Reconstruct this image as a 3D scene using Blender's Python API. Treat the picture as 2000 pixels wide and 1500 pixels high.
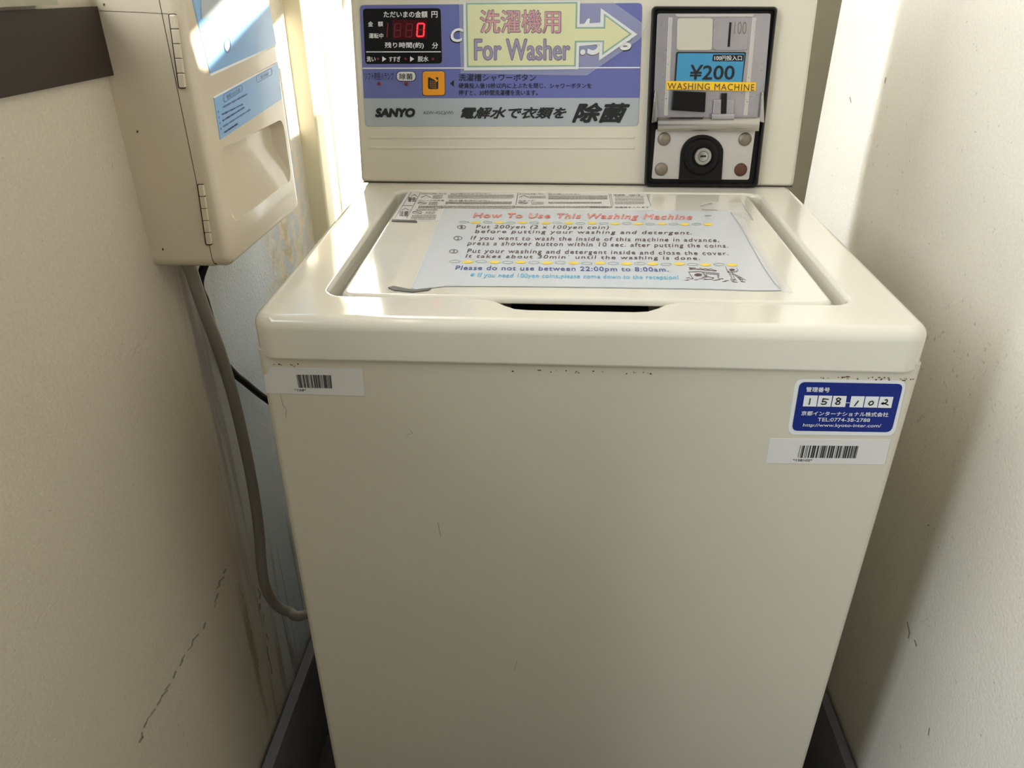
import bpy, bmesh, math, random
from mathutils import Vector, Matrix
from mathutils.geometry import tessellate_polygon
random.seed(7)
for o in list(bpy.data.objects): bpy.data.objects.remove(o)
S = bpy.context.scene
COL = S.collection

# ---------------------------------------------------------------- camera, world, sun, exposure
ZD = .87                                     # height of the washer's top deck above the floor
CAM = Vector((-.0268, -.521, .2298 + ZD)); PITCH, YAW, ROLL, FOC = .4968, .0556, -.0028, 1440.26
FW = Vector((-math.sin(YAW)*math.cos(PITCH), math.cos(YAW)*math.cos(PITCH), -math.sin(PITCH)))
_r = Vector((math.cos(YAW), math.sin(YAW), 0)); _u = _r.cross(FW)
RT = math.cos(ROLL)*_r + math.sin(ROLL)*_u; UP = -math.sin(ROLL)*_r + math.cos(ROLL)*_u
cd = bpy.data.cameras.new('camera'); cam = bpy.data.objects.new('camera', cd); COL.objects.link(cam)
cd.sensor_width = 36; cd.lens = 36*FOC/2000; cd.clip_start = .02
cam.matrix_world = Matrix(((RT.x, UP.x, -FW.x, CAM.x), (RT.y, UP.y, -FW.y, CAM.y), (RT.z, UP.z, -FW.z, CAM.z), (0, 0, 0, 1)))
S.camera = cam
S.view_settings.view_transform = 'Standard'; S.view_settings.look = 'None'
S.view_settings.exposure = 0.0; S.view_settings.gamma = 1; S.view_settings.use_curve_mapping = False

w = bpy.data.worlds.new('world'); S.world = w; w.use_nodes = True
bg = w.node_tree.nodes['Background']; bg.inputs[0].default_value = (.95, .98, 1, 1); bg.inputs[1].default_value = .56

SUN_DIR = Vector((-.70, -.07, -.70)).normalized()      # the way the sunlight travels
sl = bpy.data.lights.new('sun', 'SUN'); sl.energy = 22; sl.angle = .007; sl.color = (1, .95, .86)
so = bpy.data.objects.new('sun', sl); COL.objects.link(so); so.rotation_euler = SUN_DIR.to_track_quat('-Z', 'Y').to_euler(); so.location = (2, -1, 4)

def area(name, loc, target, sx, sy, power, color=(1, 1, 1)):
    l = bpy.data.lights.new(name, 'AREA'); l.shape = 'RECTANGLE'; l.size = sx; l.size_y = sy; l.energy = power; l.color = color
    o = bpy.data.objects.new(name, l); COL.objects.link(o); o.location = loc
    o.rotation_euler = (Vector(target)-Vector(loc)).to_track_quat('-Z', 'Y').to_euler()
    return o
area('daylight_doorway', (-1.12, -1.06, 1.05), (.40, .05, .5), .34, 1.7, 19, (.82, .92, 1))

area('daylight_window', (-.95, -.30, 1.70), (.40, .15, 1.05), .9, .8, 10.0, (1, .99, .98))

# ---------------------------------------------------------------- helpers
def lin(c):
    return tuple((v/255/12.92 if v/255 <= .04045 else ((v/255+.055)/1.055)**2.4) for v in c)
def mat(name, rgb, rough=.5, metal=0, coat=0, var=0, vscale=8, bump=0, bscale=200, spec=.5, emit=None, estr=0):
    m = bpy.data.materials.new(name); m.use_nodes = True; n = m.node_tree.nodes; L = m.node_tree.links; b = n['Principled BSDF']
    c = lin(rgb); b.inputs['Base Color'].default_value = (*c, 1); b.inputs['Roughness'].default_value = rough
    b.inputs['Metallic'].default_value = metal; b.inputs['Coat Weight'].default_value = coat; b.inputs['Coat Roughness'].default_value = .06
    b.inputs['Specular IOR Level'].default_value = spec
    if emit: b.inputs['Emission Color'].default_value = (*lin(emit), 1); b.inputs['Emission Strength'].default_value = estr
    if var or bump: tc = n.new('ShaderNodeNewGeometry')
    if var:
        t = n.new('ShaderNodeTexNoise'); t.inputs['Scale'].default_value = vscale; t.inputs['Detail'].default_value = 5
        L.new(tc.outputs['Position'], t.inputs['Vector'])
        x = n.new('ShaderNodeMix'); x.data_type = 'RGBA'
        x.inputs['A'].default_value = (*[v*(1-var) for v in c], 1); x.inputs['B'].default_value = (*[min(1, v*(1+var)) for v in c], 1)
        L.new(t.outputs['Fac'], x.inputs['Factor']); L.new(x.outputs['Result'], b.inputs['Base Color'])
    if bump:
        t2 = n.new('ShaderNodeTexNoise'); t2.inputs['Scale'].default_value = bscale; t2.inputs['Detail'].default_value = 4
        L.new(tc.outputs['Position'], t2.inputs['Vector'])
        bp = n.new('ShaderNodeBump'); bp.inputs['Strength'].default_value = bump; bp.inputs['Distance'].default_value = .002
        L.new(t2.outputs['Fac'], bp.inputs['Height']); L.new(bp.outputs['Normal'], b.inputs['Normal'])
    return m

def wall_mat(name, rgb, stains_and_light=(), peel=None, bump=.8, lower=None):
    """plaster: cream paint, fine roughcast bump, specks, and stain or painted-light patches that sit on a given stretch of the wall (y range, z range, colour, strength)"""
    m = bpy.data.materials.new(name); m.use_nodes = True; n = m.node_tree.nodes; L = m.node_tree.links; b = n['Principled BSDF']
    b.inputs['Roughness'].default_value = .62
    g = n.new('ShaderNodeNewGeometry'); sp = n.new('ShaderNodeSeparateXYZ'); L.new(g.outputs['Position'], sp.inputs[0])
    def noise(scale, detail=6, vec=None, rough=.55):
        t = n.new('ShaderNodeTexNoise'); t.inputs['Scale'].default_value = scale; t.inputs['Detail'].default_value = detail; t.inputs['Roughness'].default_value = rough
        L.new(vec or g.outputs['Position'], t.inputs['Vector']); return t.outputs['Fac']
    def ramp(sock, lo, hi):
        r = n.new('ShaderNodeMapRange'); r.interpolation_type = 'SMOOTHSTEP'; r.inputs['From Min'].default_value = lo; r.inputs['From Max'].default_value = hi
        L.new(sock, r.inputs['Value']); return r.outputs['Result']
    def mul(a, c):
        k = n.new('ShaderNodeMath'); k.operation = 'MULTIPLY'; L.new(a, k.inputs[0])
        if isinstance(c, (int, float)): k.inputs[1].default_value = c
        else: L.new(c, k.inputs[1])
        return k.outputs[0]
    def mix(fac, a, bcol):
        x = n.new('ShaderNodeMix'); x.data_type = 'RGBA'; L.new(fac, x.inputs['Factor'])
        if isinstance(a, tuple): x.inputs['A'].default_value = (*a, 1)
        else: L.new(a, x.inputs['A'])
        x.inputs['B'].default_value = (*bcol, 1); return x.outputs['Result']
    c = lin(rgb)
    col = mix(noise(5), tuple(v*.93 for v in c), tuple(min(1, v*1.06) for v in c))
    mp = n.new('ShaderNodeMapping'); mp.inputs['Scale'].default_value = (36, 36, 2.2); L.new(g.outputs['Position'], mp.inputs['Vector'])
    streak = noise(1.6, 5, mp.outputs['Vector'])
    for (y0, y1, fy, z0, z1, fz, rgbs, k, lo, hi, src) in stains_and_light:
        band = mul(mul(ramp(sp.outputs['Y'], y0-fy, y0+fy), ramp(sp.outputs['Y'], y1+fy, y1-fy)), mul(ramp(sp.outputs['Z'], z0-fz, z0+fz), ramp(sp.outputs['Z'], z1+fz, z1-fz)))
        tex = ramp(streak if src == 's' else noise(src, 8), lo, hi)
        col = mix(mul(mul(band, tex), k), col, lin(rgbs))
    fine = n.new('ShaderNodeMix'); fine.data_type = 'RGBA'; fine.blend_type = 'MULTIPLY'; fine.inputs['Factor'].default_value = .22
    L.new(col, fine.inputs['A']); L.new(noise(330, 3), fine.inputs['B']); col = fine.outputs['Result']
    speck = ramp(noise(160, 2), .70, .76)
    col = mix(mul(speck, .35), col, lin((105, 95, 78)))
    L.new(col, b.inputs['Base Color'])
    bp = n.new('ShaderNodeBump'); bp.inputs['Strength'].default_value = bump; bp.inputs['Distance'].default_value = .0012
    L.new(noise(260, 5), bp.inputs['Height']); L.new(bp.outputs['Normal'], b.inputs['Normal'])
    return m

class Mesh:
    def __init__(s): s.v = []; s.f = []
    def add(s, vs, fs):
        k = len(s.v); s.v += [Vector(p) for p in vs]; s.f += [tuple(i+k for i in f) for f in fs]; return s
    def loft(s, loops, cap0=True, cap1=True, closed=True):
        n = len(loops[0]); vs = [p for l in loops for p in l]; fs = []
        for i in range(len(loops)-1):
            for j in range(n if closed else n-1):
                a, b = i*n+j, i*n+(j+1) % n; fs.append((a, b, b+n, a+n))
        if cap0: fs.append(tuple(range(n-1, -1, -1)))
        if cap1: fs.append(tuple(range((len(loops)-1)*n, len(loops)*n)))
        return s.add(vs, fs)
    def box(s, x0, x1, y0, y1, z0, z1):
        vs = [(x, y, z) for z in (z0, z1) for y in (y0, y1) for x in (x0, x1)]
        return s.add(vs, [(0, 2, 3, 1), (4, 5, 7, 6), (0, 1, 5, 4), (1, 3, 7, 5), (3, 2, 6, 7), (2, 0, 4, 6)])
    def tube(s, pts, r, n=10, sub=8):
        P = [Vector(p) for p in pts]; path = []
        for i in range(len(P)-1):
            a, b, c, d = P[max(i-1, 0)], P[i], P[i+1], P[min(i+2, len(P)-1)]
            for k in range(sub):
                t = k/sub; path.append(.5*((2*b)+(c-a)*t+(2*a-5*b+4*c-d)*t*t+(3*b-a-3*c+d)*t**3))
        path.append(P[-1]); up = Vector((.3, .8, .5)); loops = []
        for i, p in enumerate(path):
            t = (path[min(i+1, len(path)-1)]-path[max(i-1, 0)]).normalized()
            u = (up-t*up.dot(t)).normalized(); up = u; q = t.cross(u)
            loops.append([p+r*(math.cos(2*math.pi*k/n)*u+math.sin(2*math.pi*k/n)*q) for k in range(n)])
        return s.loft(loops)
    def lathe(s, o, ax, prof, n=24):
        ax = Vector(ax).normalized(); u = ax.orthogonal().normalized(); q = ax.cross(u); o = Vector(o)
        return s.loft([[o+ax*h+max(r, 1e-5)*(math.cos(2*math.pi*k/n)*u+math.sin(2*math.pi*k/n)*q) for k in range(n)] for r, h in prof])
    def map(s, fn): s.v = [Vector(fn(p)) for p in s.v]; return s
    def build(s, name, m, parent=None, smooth=35, label=None, wn=True, recalc=True):
        d = bpy.data.meshes.new(name)
        off = world_loc(parent) if parent else Vector((0, 0, 0))
        d.from_pydata([p-off for p in s.v], [], s.f)
        if recalc:
            b = bmesh.new(); b.from_mesh(d); bmesh.ops.recalc_face_normals(b, faces=b.faces); b.to_mesh(d); b.free()
        if smooth:
            d.polygons.foreach_set('use_smooth', [True]*len(d.polygons)); d.set_sharp_from_angle(angle=math.radians(smooth))
        d.materials.append(m)
        o = bpy.data.objects.new(name, d); COL.objects.link(o)
        if parent: o.parent = parent
        if smooth and wn:
            q = o.modifiers.new('normals', 'WEIGHTED_NORMAL'); q.keep_sharp = True
        if label: o['label'] = label
        return o
def world_loc(o):
    v = Vector((0, 0, 0))
    while o: v += o.location; o = o.parent
    return v
def thing(name, loc, label, cat, group=None):
    o = bpy.data.objects.new(name, None); COL.objects.link(o); o.location = loc; o.empty_display_size = .05
    return tag(o, label, cat, group)
def tag(o, label, cat, group=None):
    o['label'] = label; o['category'] = cat
    if group: o['group'] = group
    return o
def struct(o): o['kind'] = 'structure'; return o

def rrect(x0, x1, y0, y1, r, n=6):
    out = []
    for cx, cy, a0 in ((x1-r, y0+r, -90), (x1-r, y1-r, 0), (x0+r, y1-r, 90), (x0+r, y0+r, 180)):
        for k in range(n+1):
            a = math.radians(a0+90*k/n); out.append((cx+r*math.cos(a), cy+r*math.sin(a)))
    return out
def offset(pts, d):                           # inward for d > 0 on a counter-clockwise outline
    n = len(pts); out = []
    for i in range(n):
        a, b, c = Vector(pts[i-1]), Vector(pts[i]), Vector(pts[(i+1) % n])
        e1 = (b-a); e2 = (c-b)
        if e1.length < 1e-9: e1 = e2
        if e2.length < 1e-9: e2 = e1
        e1.normalize(); e2.normalize(); n1 = Vector((-e1.y, e1.x)); n2 = Vector((-e2.y, e2.x)); k = n1+n2
        k = k/max(.25, 1+n1.dot(n2)); out.append((b.x+k.x*d, b.y+k.y*d))
    return out
def fillet_loops(outline, z0, z1, rt, rb=0, fn=lambda p: p, n=6):
    L = []
    if rb:
        for k in range(n+1):
            a = math.pi/2*k/n; L.append((offset(outline, rb*(1-math.sin(a))), z0+rb*(1-math.cos(a))))
    else: L.append((outline, z0))
    if rt:
        for k in range(n+1):
            a = math.pi/2*k/n; L.append((offset(outline, rt*(1-math.cos(a))), z1-rt*(1-math.sin(a))))
    else: L.append((outline, z1))
    return [[fn((p[0], p[1], z)) for p in o] for o, z in L]

# planes of real surfaces; a picture point is turned into the point of that surface it shows
SL = .0262; LEAN = .1453
class Plane:
    def __init__(s, o, n): s.o = Vector(o); s.n = Vector(n).normalized()
    def at(s, px, off=0):
        d = FW + RT*((px[0]-1000)/FOC) - UP*((px[1]-750)/FOC)
        return CAM + d*(((s.o+s.n*off-CAM).dot(s.n))/d.dot(s.n))
DECK = Plane((0, 0, ZD), (0, -SL, 1)); PANEL = Plane((0, .4043, ZD+.0106), (0, -math.cos(LEAN), math.sin(LEAN)))
FRONT = Plane((0, .004, 0), (0, -1, 0)); DOOR = Plane((-.326, 0, 0), (1, 0, 0)); SIDE = Plane((0, .123, 0), (0, -1, 0))
LW = Plane((-.40, 0, 0), (1, 0, 0)); RW = Plane((.397, 0, 0), (-1, 0, 0)); BACK = Plane((0, .76, 0), (0, -1, 0))

def lerp(a, b, t): return (a[0]+(b[0]-a[0])*t, a[1]+(b[1]-a[1])*t)
def quad(q, u, v): return lerp(lerp(q[0], q[1], u), lerp(q[3], q[2], u), v)       # q = top-left, top-right, bottom-right, bottom-left
def rq(q, r, n=5):                            # quad with rounded corners, in picture units
    out = []
    for i in range(4):
        p = Vector(q[i]); a = (Vector(q[i-1])-p); b = (Vector(q[(i+1) % 4])-p)
        A = p+a.normalized()*min(r, a.length*.49); B = p+b.normalized()*min(r, b.length*.49)
        for k in range(n+1):
            t = k/n; out.append(tuple((1-t)**2*A+2*t*(1-t)*p+t*t*B))
    return out
def slab(mesh, pl, poly, off, thick, bev=0):
    top = [pl.at(p, off) for p in poly]
    if bev:
        u = pl.n.orthogonal().normalized(); w_ = pl.n.cross(u); o = top[0]
        flat2 = [((p-o).dot(u), (p-o).dot(w_)) for p in top]
        if sum(p[0]*q[1]-q[0]*p[1] for p, q in zip(flat2, flat2[1:]+flat2[:1])) < 0: flat2.reverse()
        back = lambda pts, h: [o+u*p[0]+w_*p[1]-pl.n*h for p in pts]
        loops = [back(flat2, thick), back(flat2, bev)]
        for k in (1, 2, 3):
            a = math.pi/2*k/3; loops.append(back(offset(flat2, bev*(1-math.cos(a))), bev*(1-math.sin(a))))
        mesh.loft(loops)
    else: mesh.loft([[p-pl.n*thick for p in top], top])
    return mesh
def plate(name, pl, poly, off, thick, m, parent, label=None, bev=0):
    return slab(Mesh(), pl, poly, off, thick, bev).build(name, m, parent, label=label)
def flat(mesh, pl, poly, off):
    top = [pl.at(p, off) for p in poly]; k = len(mesh.v)
    t = tessellate_polygon([[Vector(p).to_3d() for p in poly]]); return mesh.add(top, [tuple(x) for x in t])
def strokes(mesh, pl, lines, wpx, off):       # pen strokes: polylines in picture units
    for ln in lines:
        for a, b in zip(ln[:-1], ln[1:]):
            d = Vector(b)-Vector(a)
            if d.length < 1e-6: continue
            n = Vector((-d.y, d.x)).normalized()*wpx/2; e = d.normalized()*wpx*.3
            a2, b2 = Vector(a)-e, Vector(b)+e
            flat(mesh, pl, [tuple(a2+n), tuple(a2-n), tuple(b2-n), tuple(b2+n)], off)
def ell(cx, cy, rx, ry, n=18): return [(cx+rx*math.cos(2*math.pi*k/n), cy+ry*math.sin(2*math.pi*k/n)) for k in range(n)]
def ring(mesh, pl, cx, cy, rx, ry, wd, off, n=20, wy=None):
    a = ell(cx, cy, rx, ry, n); b = ell(cx, cy, rx-wd, ry-(wy or wd), n)
    for k in range(n): mesh.add([pl.at(p, off) for p in (a[k], a[(k+1) % n], b[(k+1) % n], b[k])], [(0, 1, 2, 3)])
_cache = {}
def glyphs(s, bold, shear, space):
    key = (s, bold, shear, space)
    if key not in _cache:
        c = bpy.data.curves.new('text', 'FONT'); c.body = s; c.size = 1; c.offset = bold; c.shear = shear; c.space_character = space
        c.resolution_u = 3; c.fill_mode = 'BOTH'
        o = bpy.data.objects.new('text', c); COL.objects.link(o); bpy.context.view_layer.update()
        d = bpy.data.meshes.new_from_object(o.evaluated_get(bpy.context.evaluated_depsgraph_get()))
        vs = [(v.co.x, v.co.y) for v in d.vertices]; fs = [tuple(p.vertices) for p in d.polygons]
        bpy.data.objects.remove(o); bpy.data.curves.remove(c); bpy.data.meshes.remove(d)
        xs = [v[0] for v in vs] or [0, 1]; ys = [v[1] for v in vs] or [0, 1]
        x0, x1, y0, y1 = min(xs), max(xs), min(ys), max(ys)
        _cache[key] = ([((v[0]-x0)/max(x1-x0, 1e-6), (y1-v[1])/max(y1-y0, 1e-6)) for v in vs], fs)
    return _cache[key]
def text(mesh, pl, s, q, off, bold=0, shear=0, space=1):
    """lettering whose ink fills the quad q; a box (x0, y0, x1, y1) is allowed too"""
    if not isinstance(q[0], tuple): q = ((q[0], q[1]), (q[2], q[1]), (q[2], q[3]), (q[0], q[3]))
    vs, fs = glyphs(s, 0, shear, space)
    h = math.dist(q[0], q[3])*abs(bold); ins = [(0, 0)] if bold <= 0 else [(h*math.cos(k*math.pi/4), h*math.sin(k*math.pi/4)) for k in range(8)]
    if bold > 0: q = ((q[0][0]+h, q[0][1]+h), (q[1][0]-h, q[1][1]+h), (q[2][0]-h, q[2][1]-h), (q[3][0]+h, q[3][1]-h))
    for k, (dx, dy) in enumerate(ins):
        pts = [quad(q, u, v) for u, v in vs]; mesh.add([pl.at((p[0]+dx, p[1]+dy), off+k*1.2e-5) for p in pts], fs)

# ---------------------------------------------------------------- materials
M = {}
M['cream'] = mat('cream_plastic', (224, 217, 198), .22, coat=.35, var=.03, vscale=6)
M['creamdeck'] = mat('cream_plastic_top', (229, 224, 208), .12, coat=.7, var=.025, vscale=9, bump=.03, bscale=70)
M['cabinet'] = mat('cream_paint', (214, 207, 188), .42, var=.04, vscale=5)
M['box'] = mat('box_cream', (216, 203, 178), .25, coat=.4, var=.02)
M['seam'] = mat('dark_seam', (58, 48, 36), .7)
M['black'] = mat('black_plastic', (13, 12, 12), .45, spec=.25)
M['void'] = mat('dark_opening', (8, 8, 8), .8)
M['blackmat'] = mat('black_rubber', (18, 17, 16), .6, spec=.25)
M['steel'] = mat('brushed_steel', (176, 172, 176), .36, .75, var=.12, vscale=60)
M['steel2'] = mat('pale_steel', (205, 200, 194), .42, .5, var=.12, vscale=40)
M['chrome'] = mat('chrome', (178, 175, 168), .24, .95)
M['rivet'] = mat('dull_rivet', (140, 128, 112), .5, .5, var=.25, vscale=150)
M['rust'] = mat('rusty_rivet', (98, 62, 48), .7, .2, var=.35, vscale=200)
M['paper'] = mat('white_paper', (232, 232, 230), .5)
M['label'] = mat('white_sticker', (222, 220, 214), .45)
M['glossy'] = mat('laminated_paper', (208, 211, 213), .3, coat=.3)
M['film'] = mat('old_clear_tape', (222, 216, 199), .25, coat=.3)
M['purple'] = mat('lilac_print', (108, 113, 172), .35, coat=.1)
M['silver'] = mat('silver_print', (184, 190, 194), .38, .2)
M['white'] = mat('white_ink', (238, 238, 236), .5)
M['ink'] = mat('black_ink', (26, 26, 28), .55)
M['greyink'] = mat('grey_ink', (108, 106, 98), .6)
M['palegrey'] = mat('faint_ink', (150, 146, 132), .6)
M['brownink'] = mat('brown_ink', (92, 66, 58), .6)
M['blueink'] = mat('blue_ink', (70, 88, 150), .6)
M['cyanink'] = mat('cyan_ink', (96, 186, 218), .6)
M['coral'] = mat('coral_ink', (236, 150, 136), .6)
M['coraldark'] = mat('coral_outline', (196, 96, 84), .6)
M['yellowdot'] = mat('yellow_ink', (236, 208, 84), .6)
M['greendot'] = mat('sage_ink', (158, 178, 160), .6)
M['orange'] = mat('orange_plastic', (240, 158, 36), .35)
M['led'] = mat('red_led_on', (255, 60, 70), .4, emit=(255, 40, 52), estr=1.5)
M['ledoff'] = mat('red_led_off', (128, 22, 34), .4)
M['ledfilter'] = mat('red_filter', (74, 16, 22), .25)
M['lamp'] = mat('dark_red_lamp', (128, 42, 46), .35)
M['signyellow'] = mat('pale_yellow_print', (226, 224, 160), .4, coat=.1)
M['signgreen'] = mat('green_print', (112, 160, 132), .4)
M['mauve'] = mat('mauve_print', (152, 142, 172), .5)
M['mauvedark'] = mat('mauve_outline', (66, 54, 80), .5)
M['pink'] = mat('pink_print', (214, 150, 150), .5)
M['plum'] = mat('plum_outline', (104, 58, 86), .5)
M['pricelue'] = mat('price_blue', (66, 146, 188), .4)
M['tape'] = mat('yellow_tape', (248, 200, 40), .4)
M['royal'] = mat('royal_blue_print', (6, 36, 126), .4, spec=.3)
M['skyblue'] = mat('sky_blue_print', (140, 182, 226), .3, coat=.2)
M['navyink'] = mat('navy_ink', (92, 112, 150), .5)
M['grey'] = mat('grey_cable_sheath', (146, 140, 131), .5)
M['trim'] = mat('dark_brown_trim', (46, 35, 28), .45, var=.08, vscale=30)
M['alu'] = mat('weathered_aluminium', (170, 166, 150), .45, .6, var=.3, vscale=40)
M['concrete'] = mat('grey_concrete', (66, 64, 62), .8, var=.15, vscale=30, bump=.5)
M['darkconcrete'] = mat('dark_concrete', (58, 54, 50), .8, var=.2, vscale=30, bump=.5)
M['kerb'] = mat('kerb_concrete', (120, 120, 124), .8, var=.15, vscale=40, bump=.4)
M['shadestrip'] = mat('painted_shade_strip', (128, 121, 102), .6, var=.08, vscale=30)  # dull tone of the strip stands in for corner shade
M['crack'] = mat('dirt_crack', (146, 146, 126), .8)
M['tile'] = mat('tile_cream', (200, 196, 180), .45)
M['post'] = mat('post_cream', (222, 214, 186), .5, var=.03)
M['jbox'] = mat('white_box_plastic', (236, 236, 232), .4)
M['roof'] = mat('roof_board', (52, 47, 41), .8)
M['pane'] = mat('daylight_glow', (240, 246, 250), .4, emit=(240, 246, 255), estr=20)  # glow added in place of daylight, brightens the right wall
M['clear'] = bpy.data.materials.new('clear_laminate'); M['clear'].use_nodes = True
def clear_film(m, a, rough):
    n = m.node_tree.nodes; L = m.node_tree.links; b = n['Principled BSDF']; out = n['Material Output']
    b.inputs['Base Color'].default_value = (.9, .9, .88, 1); b.inputs['Roughness'].default_value = rough
    tr = n.new('ShaderNodeBsdfTransparent'); mx = n.new('ShaderNodeMixShader'); mx.inputs[0].default_value = a
    L.new(tr.outputs[0], mx.inputs[1]); L.new(b.outputs[0], mx.inputs[2]); L.new(mx.outputs[0], out.inputs[0])
clear_film(M['clear'], .12, .12)
M['haze'] = bpy.data.materials.new('yellowed_clear_film'); M['haze'].use_nodes = True; clear_film(M['haze'], .22, .2)
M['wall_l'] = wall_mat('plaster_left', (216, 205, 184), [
    (.15, .235, .03, .40, .90, .12, (120, 100, 78), .6, .46, .62, 's'),
    (.33, .58, .05, .60, 1.02, .12, (176, 188, 204), .7, .42, .56, 40),
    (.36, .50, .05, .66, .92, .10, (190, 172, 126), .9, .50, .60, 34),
    (.20, .40, .06, .16, .86, .10, (230, 240, 252), 1.0, .16, .36, 14),  # pale blue patch: cool light painted into the plaster
    (.10, .36, .05, .18, .42, .06, (122, 100, 66), .6, .52, .66, 's')])
M['wall_r'] = wall_mat('plaster_right', (240, 234, 220), [
    (.10, .30, .06, .66, .80, .05, (150, 138, 116), .5, .60, .70, 110)])
M['wall_b'] = wall_mat('plaster_back', (240, 236, 224), [
    (-.45, .80, .05, .80, .98, .05, (150, 168, 196), .6, .58, .66, 22)])
# ---------------------------------------------------------------- the setting
XL, XR, YB, TOP = -.40, .397, .76, 2.35
WY0, WY1, WZ0, WZ1 = .632, .75, .72, 2.1          # gap at the back of the left wall, filled by an added glowing pane
m = Mesh()
SZ = ZD+.222                                    # sill of the side window; the wall is open above it
m.box(XL-.12, XL, -.48, .112, 0, SZ).box(XL-.12, XL, -.48, .112, 2.05, TOP).box(XL-.12, XL, .112, WY0, 0, TOP).box(XL-.12, XL, WY1, YB, 0, TOP).box(XL-.12, XL, WY0, WY1, 0, WZ0).box(XL-.12, XL, WY0, WY1, WZ1, TOP)
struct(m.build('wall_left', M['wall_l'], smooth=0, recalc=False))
wf = struct(Mesh().box(XL-.02, XL-.012, WY0, WY1, WZ0, WZ1).build('glow_pane', M['pane'], smooth=0))

# right wall: solid beside the washer, with two unseen holes added high up to shape the sun patches
def back_project(p): t = (XR-p.x)/-SUN_DIR.x; return p - SUN_DIR*t
def shade(poly): return [(q.y, q.z) for q in (back_project(p) for p in poly)]
band = shade([DOOR.at(p) for p in ((370, 60), (443, -16), (538, -16), (520, 10), (402, 133), (388, 128))])
strip = shade([Vector((XL, y, ZD+z)) for y, z in ((.52, .04), (.655, .04), (.655, .42), (.60, .42), (.60, .20), (.52, .18))])
def wall_with_holes(name, outline, holes, x0, x1, mt):
    mm = Mesh(); loops = [outline]+holes; flatl = [p for l in loops for p in l]
    tris = tessellate_polygon([[Vector((p[0], p[1], 0)) for p in l] for l in loops]); n = len(flatl)
    mm.add([(x0, p[0], p[1]) for p in flatl]+[(x1, p[0], p[1]) for p in flatl], [tuple(t) for t in tris]+[tuple(i+n for i in reversed(t)) for t in tris])
    for l in loops:
        for i in range(len(l)):
            a, b = l[i], l[(i+1) % len(l)]; mm.add([(x0, *a), (x0, *b), (x1, *b), (x1, *a)], [(0, 1, 2, 3)])
    return mm.build(name, mt, smooth=0)
struct(wall_with_holes('wall_right', [(-1.6, 0), (YB, 0), (YB, TOP), (-1.6, TOP)], [band, strip], XR, XR+.005, M['wall_r']))
struct(Mesh().box(XL-.12, XR+.12, YB, YB+.1, 0, TOP).build('wall_back', M['wall_b'], smooth=0))
struct(Mesh().box(-2.2, XR+.12, -2.4, YB+.1, -.08, 0).build('floor', M['concrete'], smooth=0))
struct(Mesh().box(XL-.12, XR+.12, .22, YB+.1, TOP, TOP+.05).build('ceiling', M['roof'], smooth=0))
struct(Mesh().box(-1.5, XR+.12, -1.40, -1.33, 0, 2.05).build('light_block_front', M['roof'], smooth=0))  # unseen wall added behind the camera to cut low sky light
struct(Mesh().box(-1.6, -1.5, -1.40, -.2, 0, 1.15).build('light_block_left', M['roof'], smooth=0))  # unseen low wall added to close off sky light from the side
# low concrete kerbs along both walls
kl_ = struct(Mesh().box(XL+.006, XL+.020, -.48, YB, 0, .186).build('baseboard_left', M['kerb'], smooth=0))
Mesh().box(XL, XL+.006, -.48, YB, 0, .172).build('joint', M['seam'], kl_, smooth=0)
kr_ = struct(Mesh().box(XR-.017, XR-.005, -1.6, YB, 0, .186).build('baseboard_right', M['kerb'], smooth=0))
Mesh().box(XR-.005, XR, -1.6, YB, 0, .174).build('joint', M['seam'], kr_, smooth=0)
# brown board under the side window and its aluminium sill
zt_ = LW.at((110, 170), .006).z
mb = Mesh().box(XL, XL+.006, -.48, .1228, zt_, zt_+.051)
struct(mb.build('trim_1', M['trim'], smooth=0))
zs_ = LW.at((0, 14), .016).z
ms = Mesh().box(XL-.125, XL+.016, -.48, .055, zs_, zs_+.012)
struct(ms.build('trim_2', M['alu'], smooth=0))
# grey-brown strip standing in for shade, back right corner; dirt cracks in the plaster
struct(Mesh().box(.282, XR, .742, YB, 0, TOP).build('shade_strip', M['shadestrip'], smooth=0))
f = Mesh(); rr = random.Random(9)
for (pts, wd) in (([(442, 1112), (425, 1150), (418, 1195), (380, 1250), (352, 1300), (318, 1360), (290, 1402), (274, 1450)], 2.2), ([(505, 1150), (512, 1200), (524, 1262), (530, 1330)], 2.0), ([(466, 1130), (474, 1170), (490, 1230), (508, 1320)], 1.4)):
    for a, b in zip(pts[:-1], pts[1:]):
        for k in range(5):
            if rr.random() < .3: continue
            p, q = lerp(a, b, k/5), lerp(a, b, (k+1)/5); j = lambda: rr.uniform(-3, 3)
            strokes(f, LW, [[(p[0]+j(), p[1]), (q[0]+j(), q[1])]], wd*1.7*rr.uniform(.4, 1), .0004)
wl_ = bpy.data.objects['wall_left']; f.build('crack', M['crack'], wl_, smooth=0)
f = Mesh()
for pts in ([(1772, 1215), (1776, 1236), (1774, 1246)], [(1786, 1250), (1790, 1262)], [(1815, 1422), (1813, 1436)], [(1730, 152), (1728, 162)], [(1812, 1025), (1815, 1027)], [(1660, 190), (1662, 200)]): strokes(f, RW, [pts], 2, .0004)
f.build('mark', M['crack'], bpy.data.objects['wall_right'], smooth=0)
# square corner post on the left wall behind the box
mp_ = Mesh(); mp_.loft(fillet_loops(rrect(XL-.004, XL+.027, .59, .628, .004, 3), .0, TOP, 0))
struct(mp_.build('trim_3', M['post']))

# ---------------------------------------------------------------- the washer
def deckfn(p): return (p[0], p[1], p[2]+SL*p[1]+ZD)
W = .265
washer = thing('washing_machine', (0, .28, 0), 'cream coin-operated top-loading washing machine standing between two plaster walls', 'washing machine')
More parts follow.
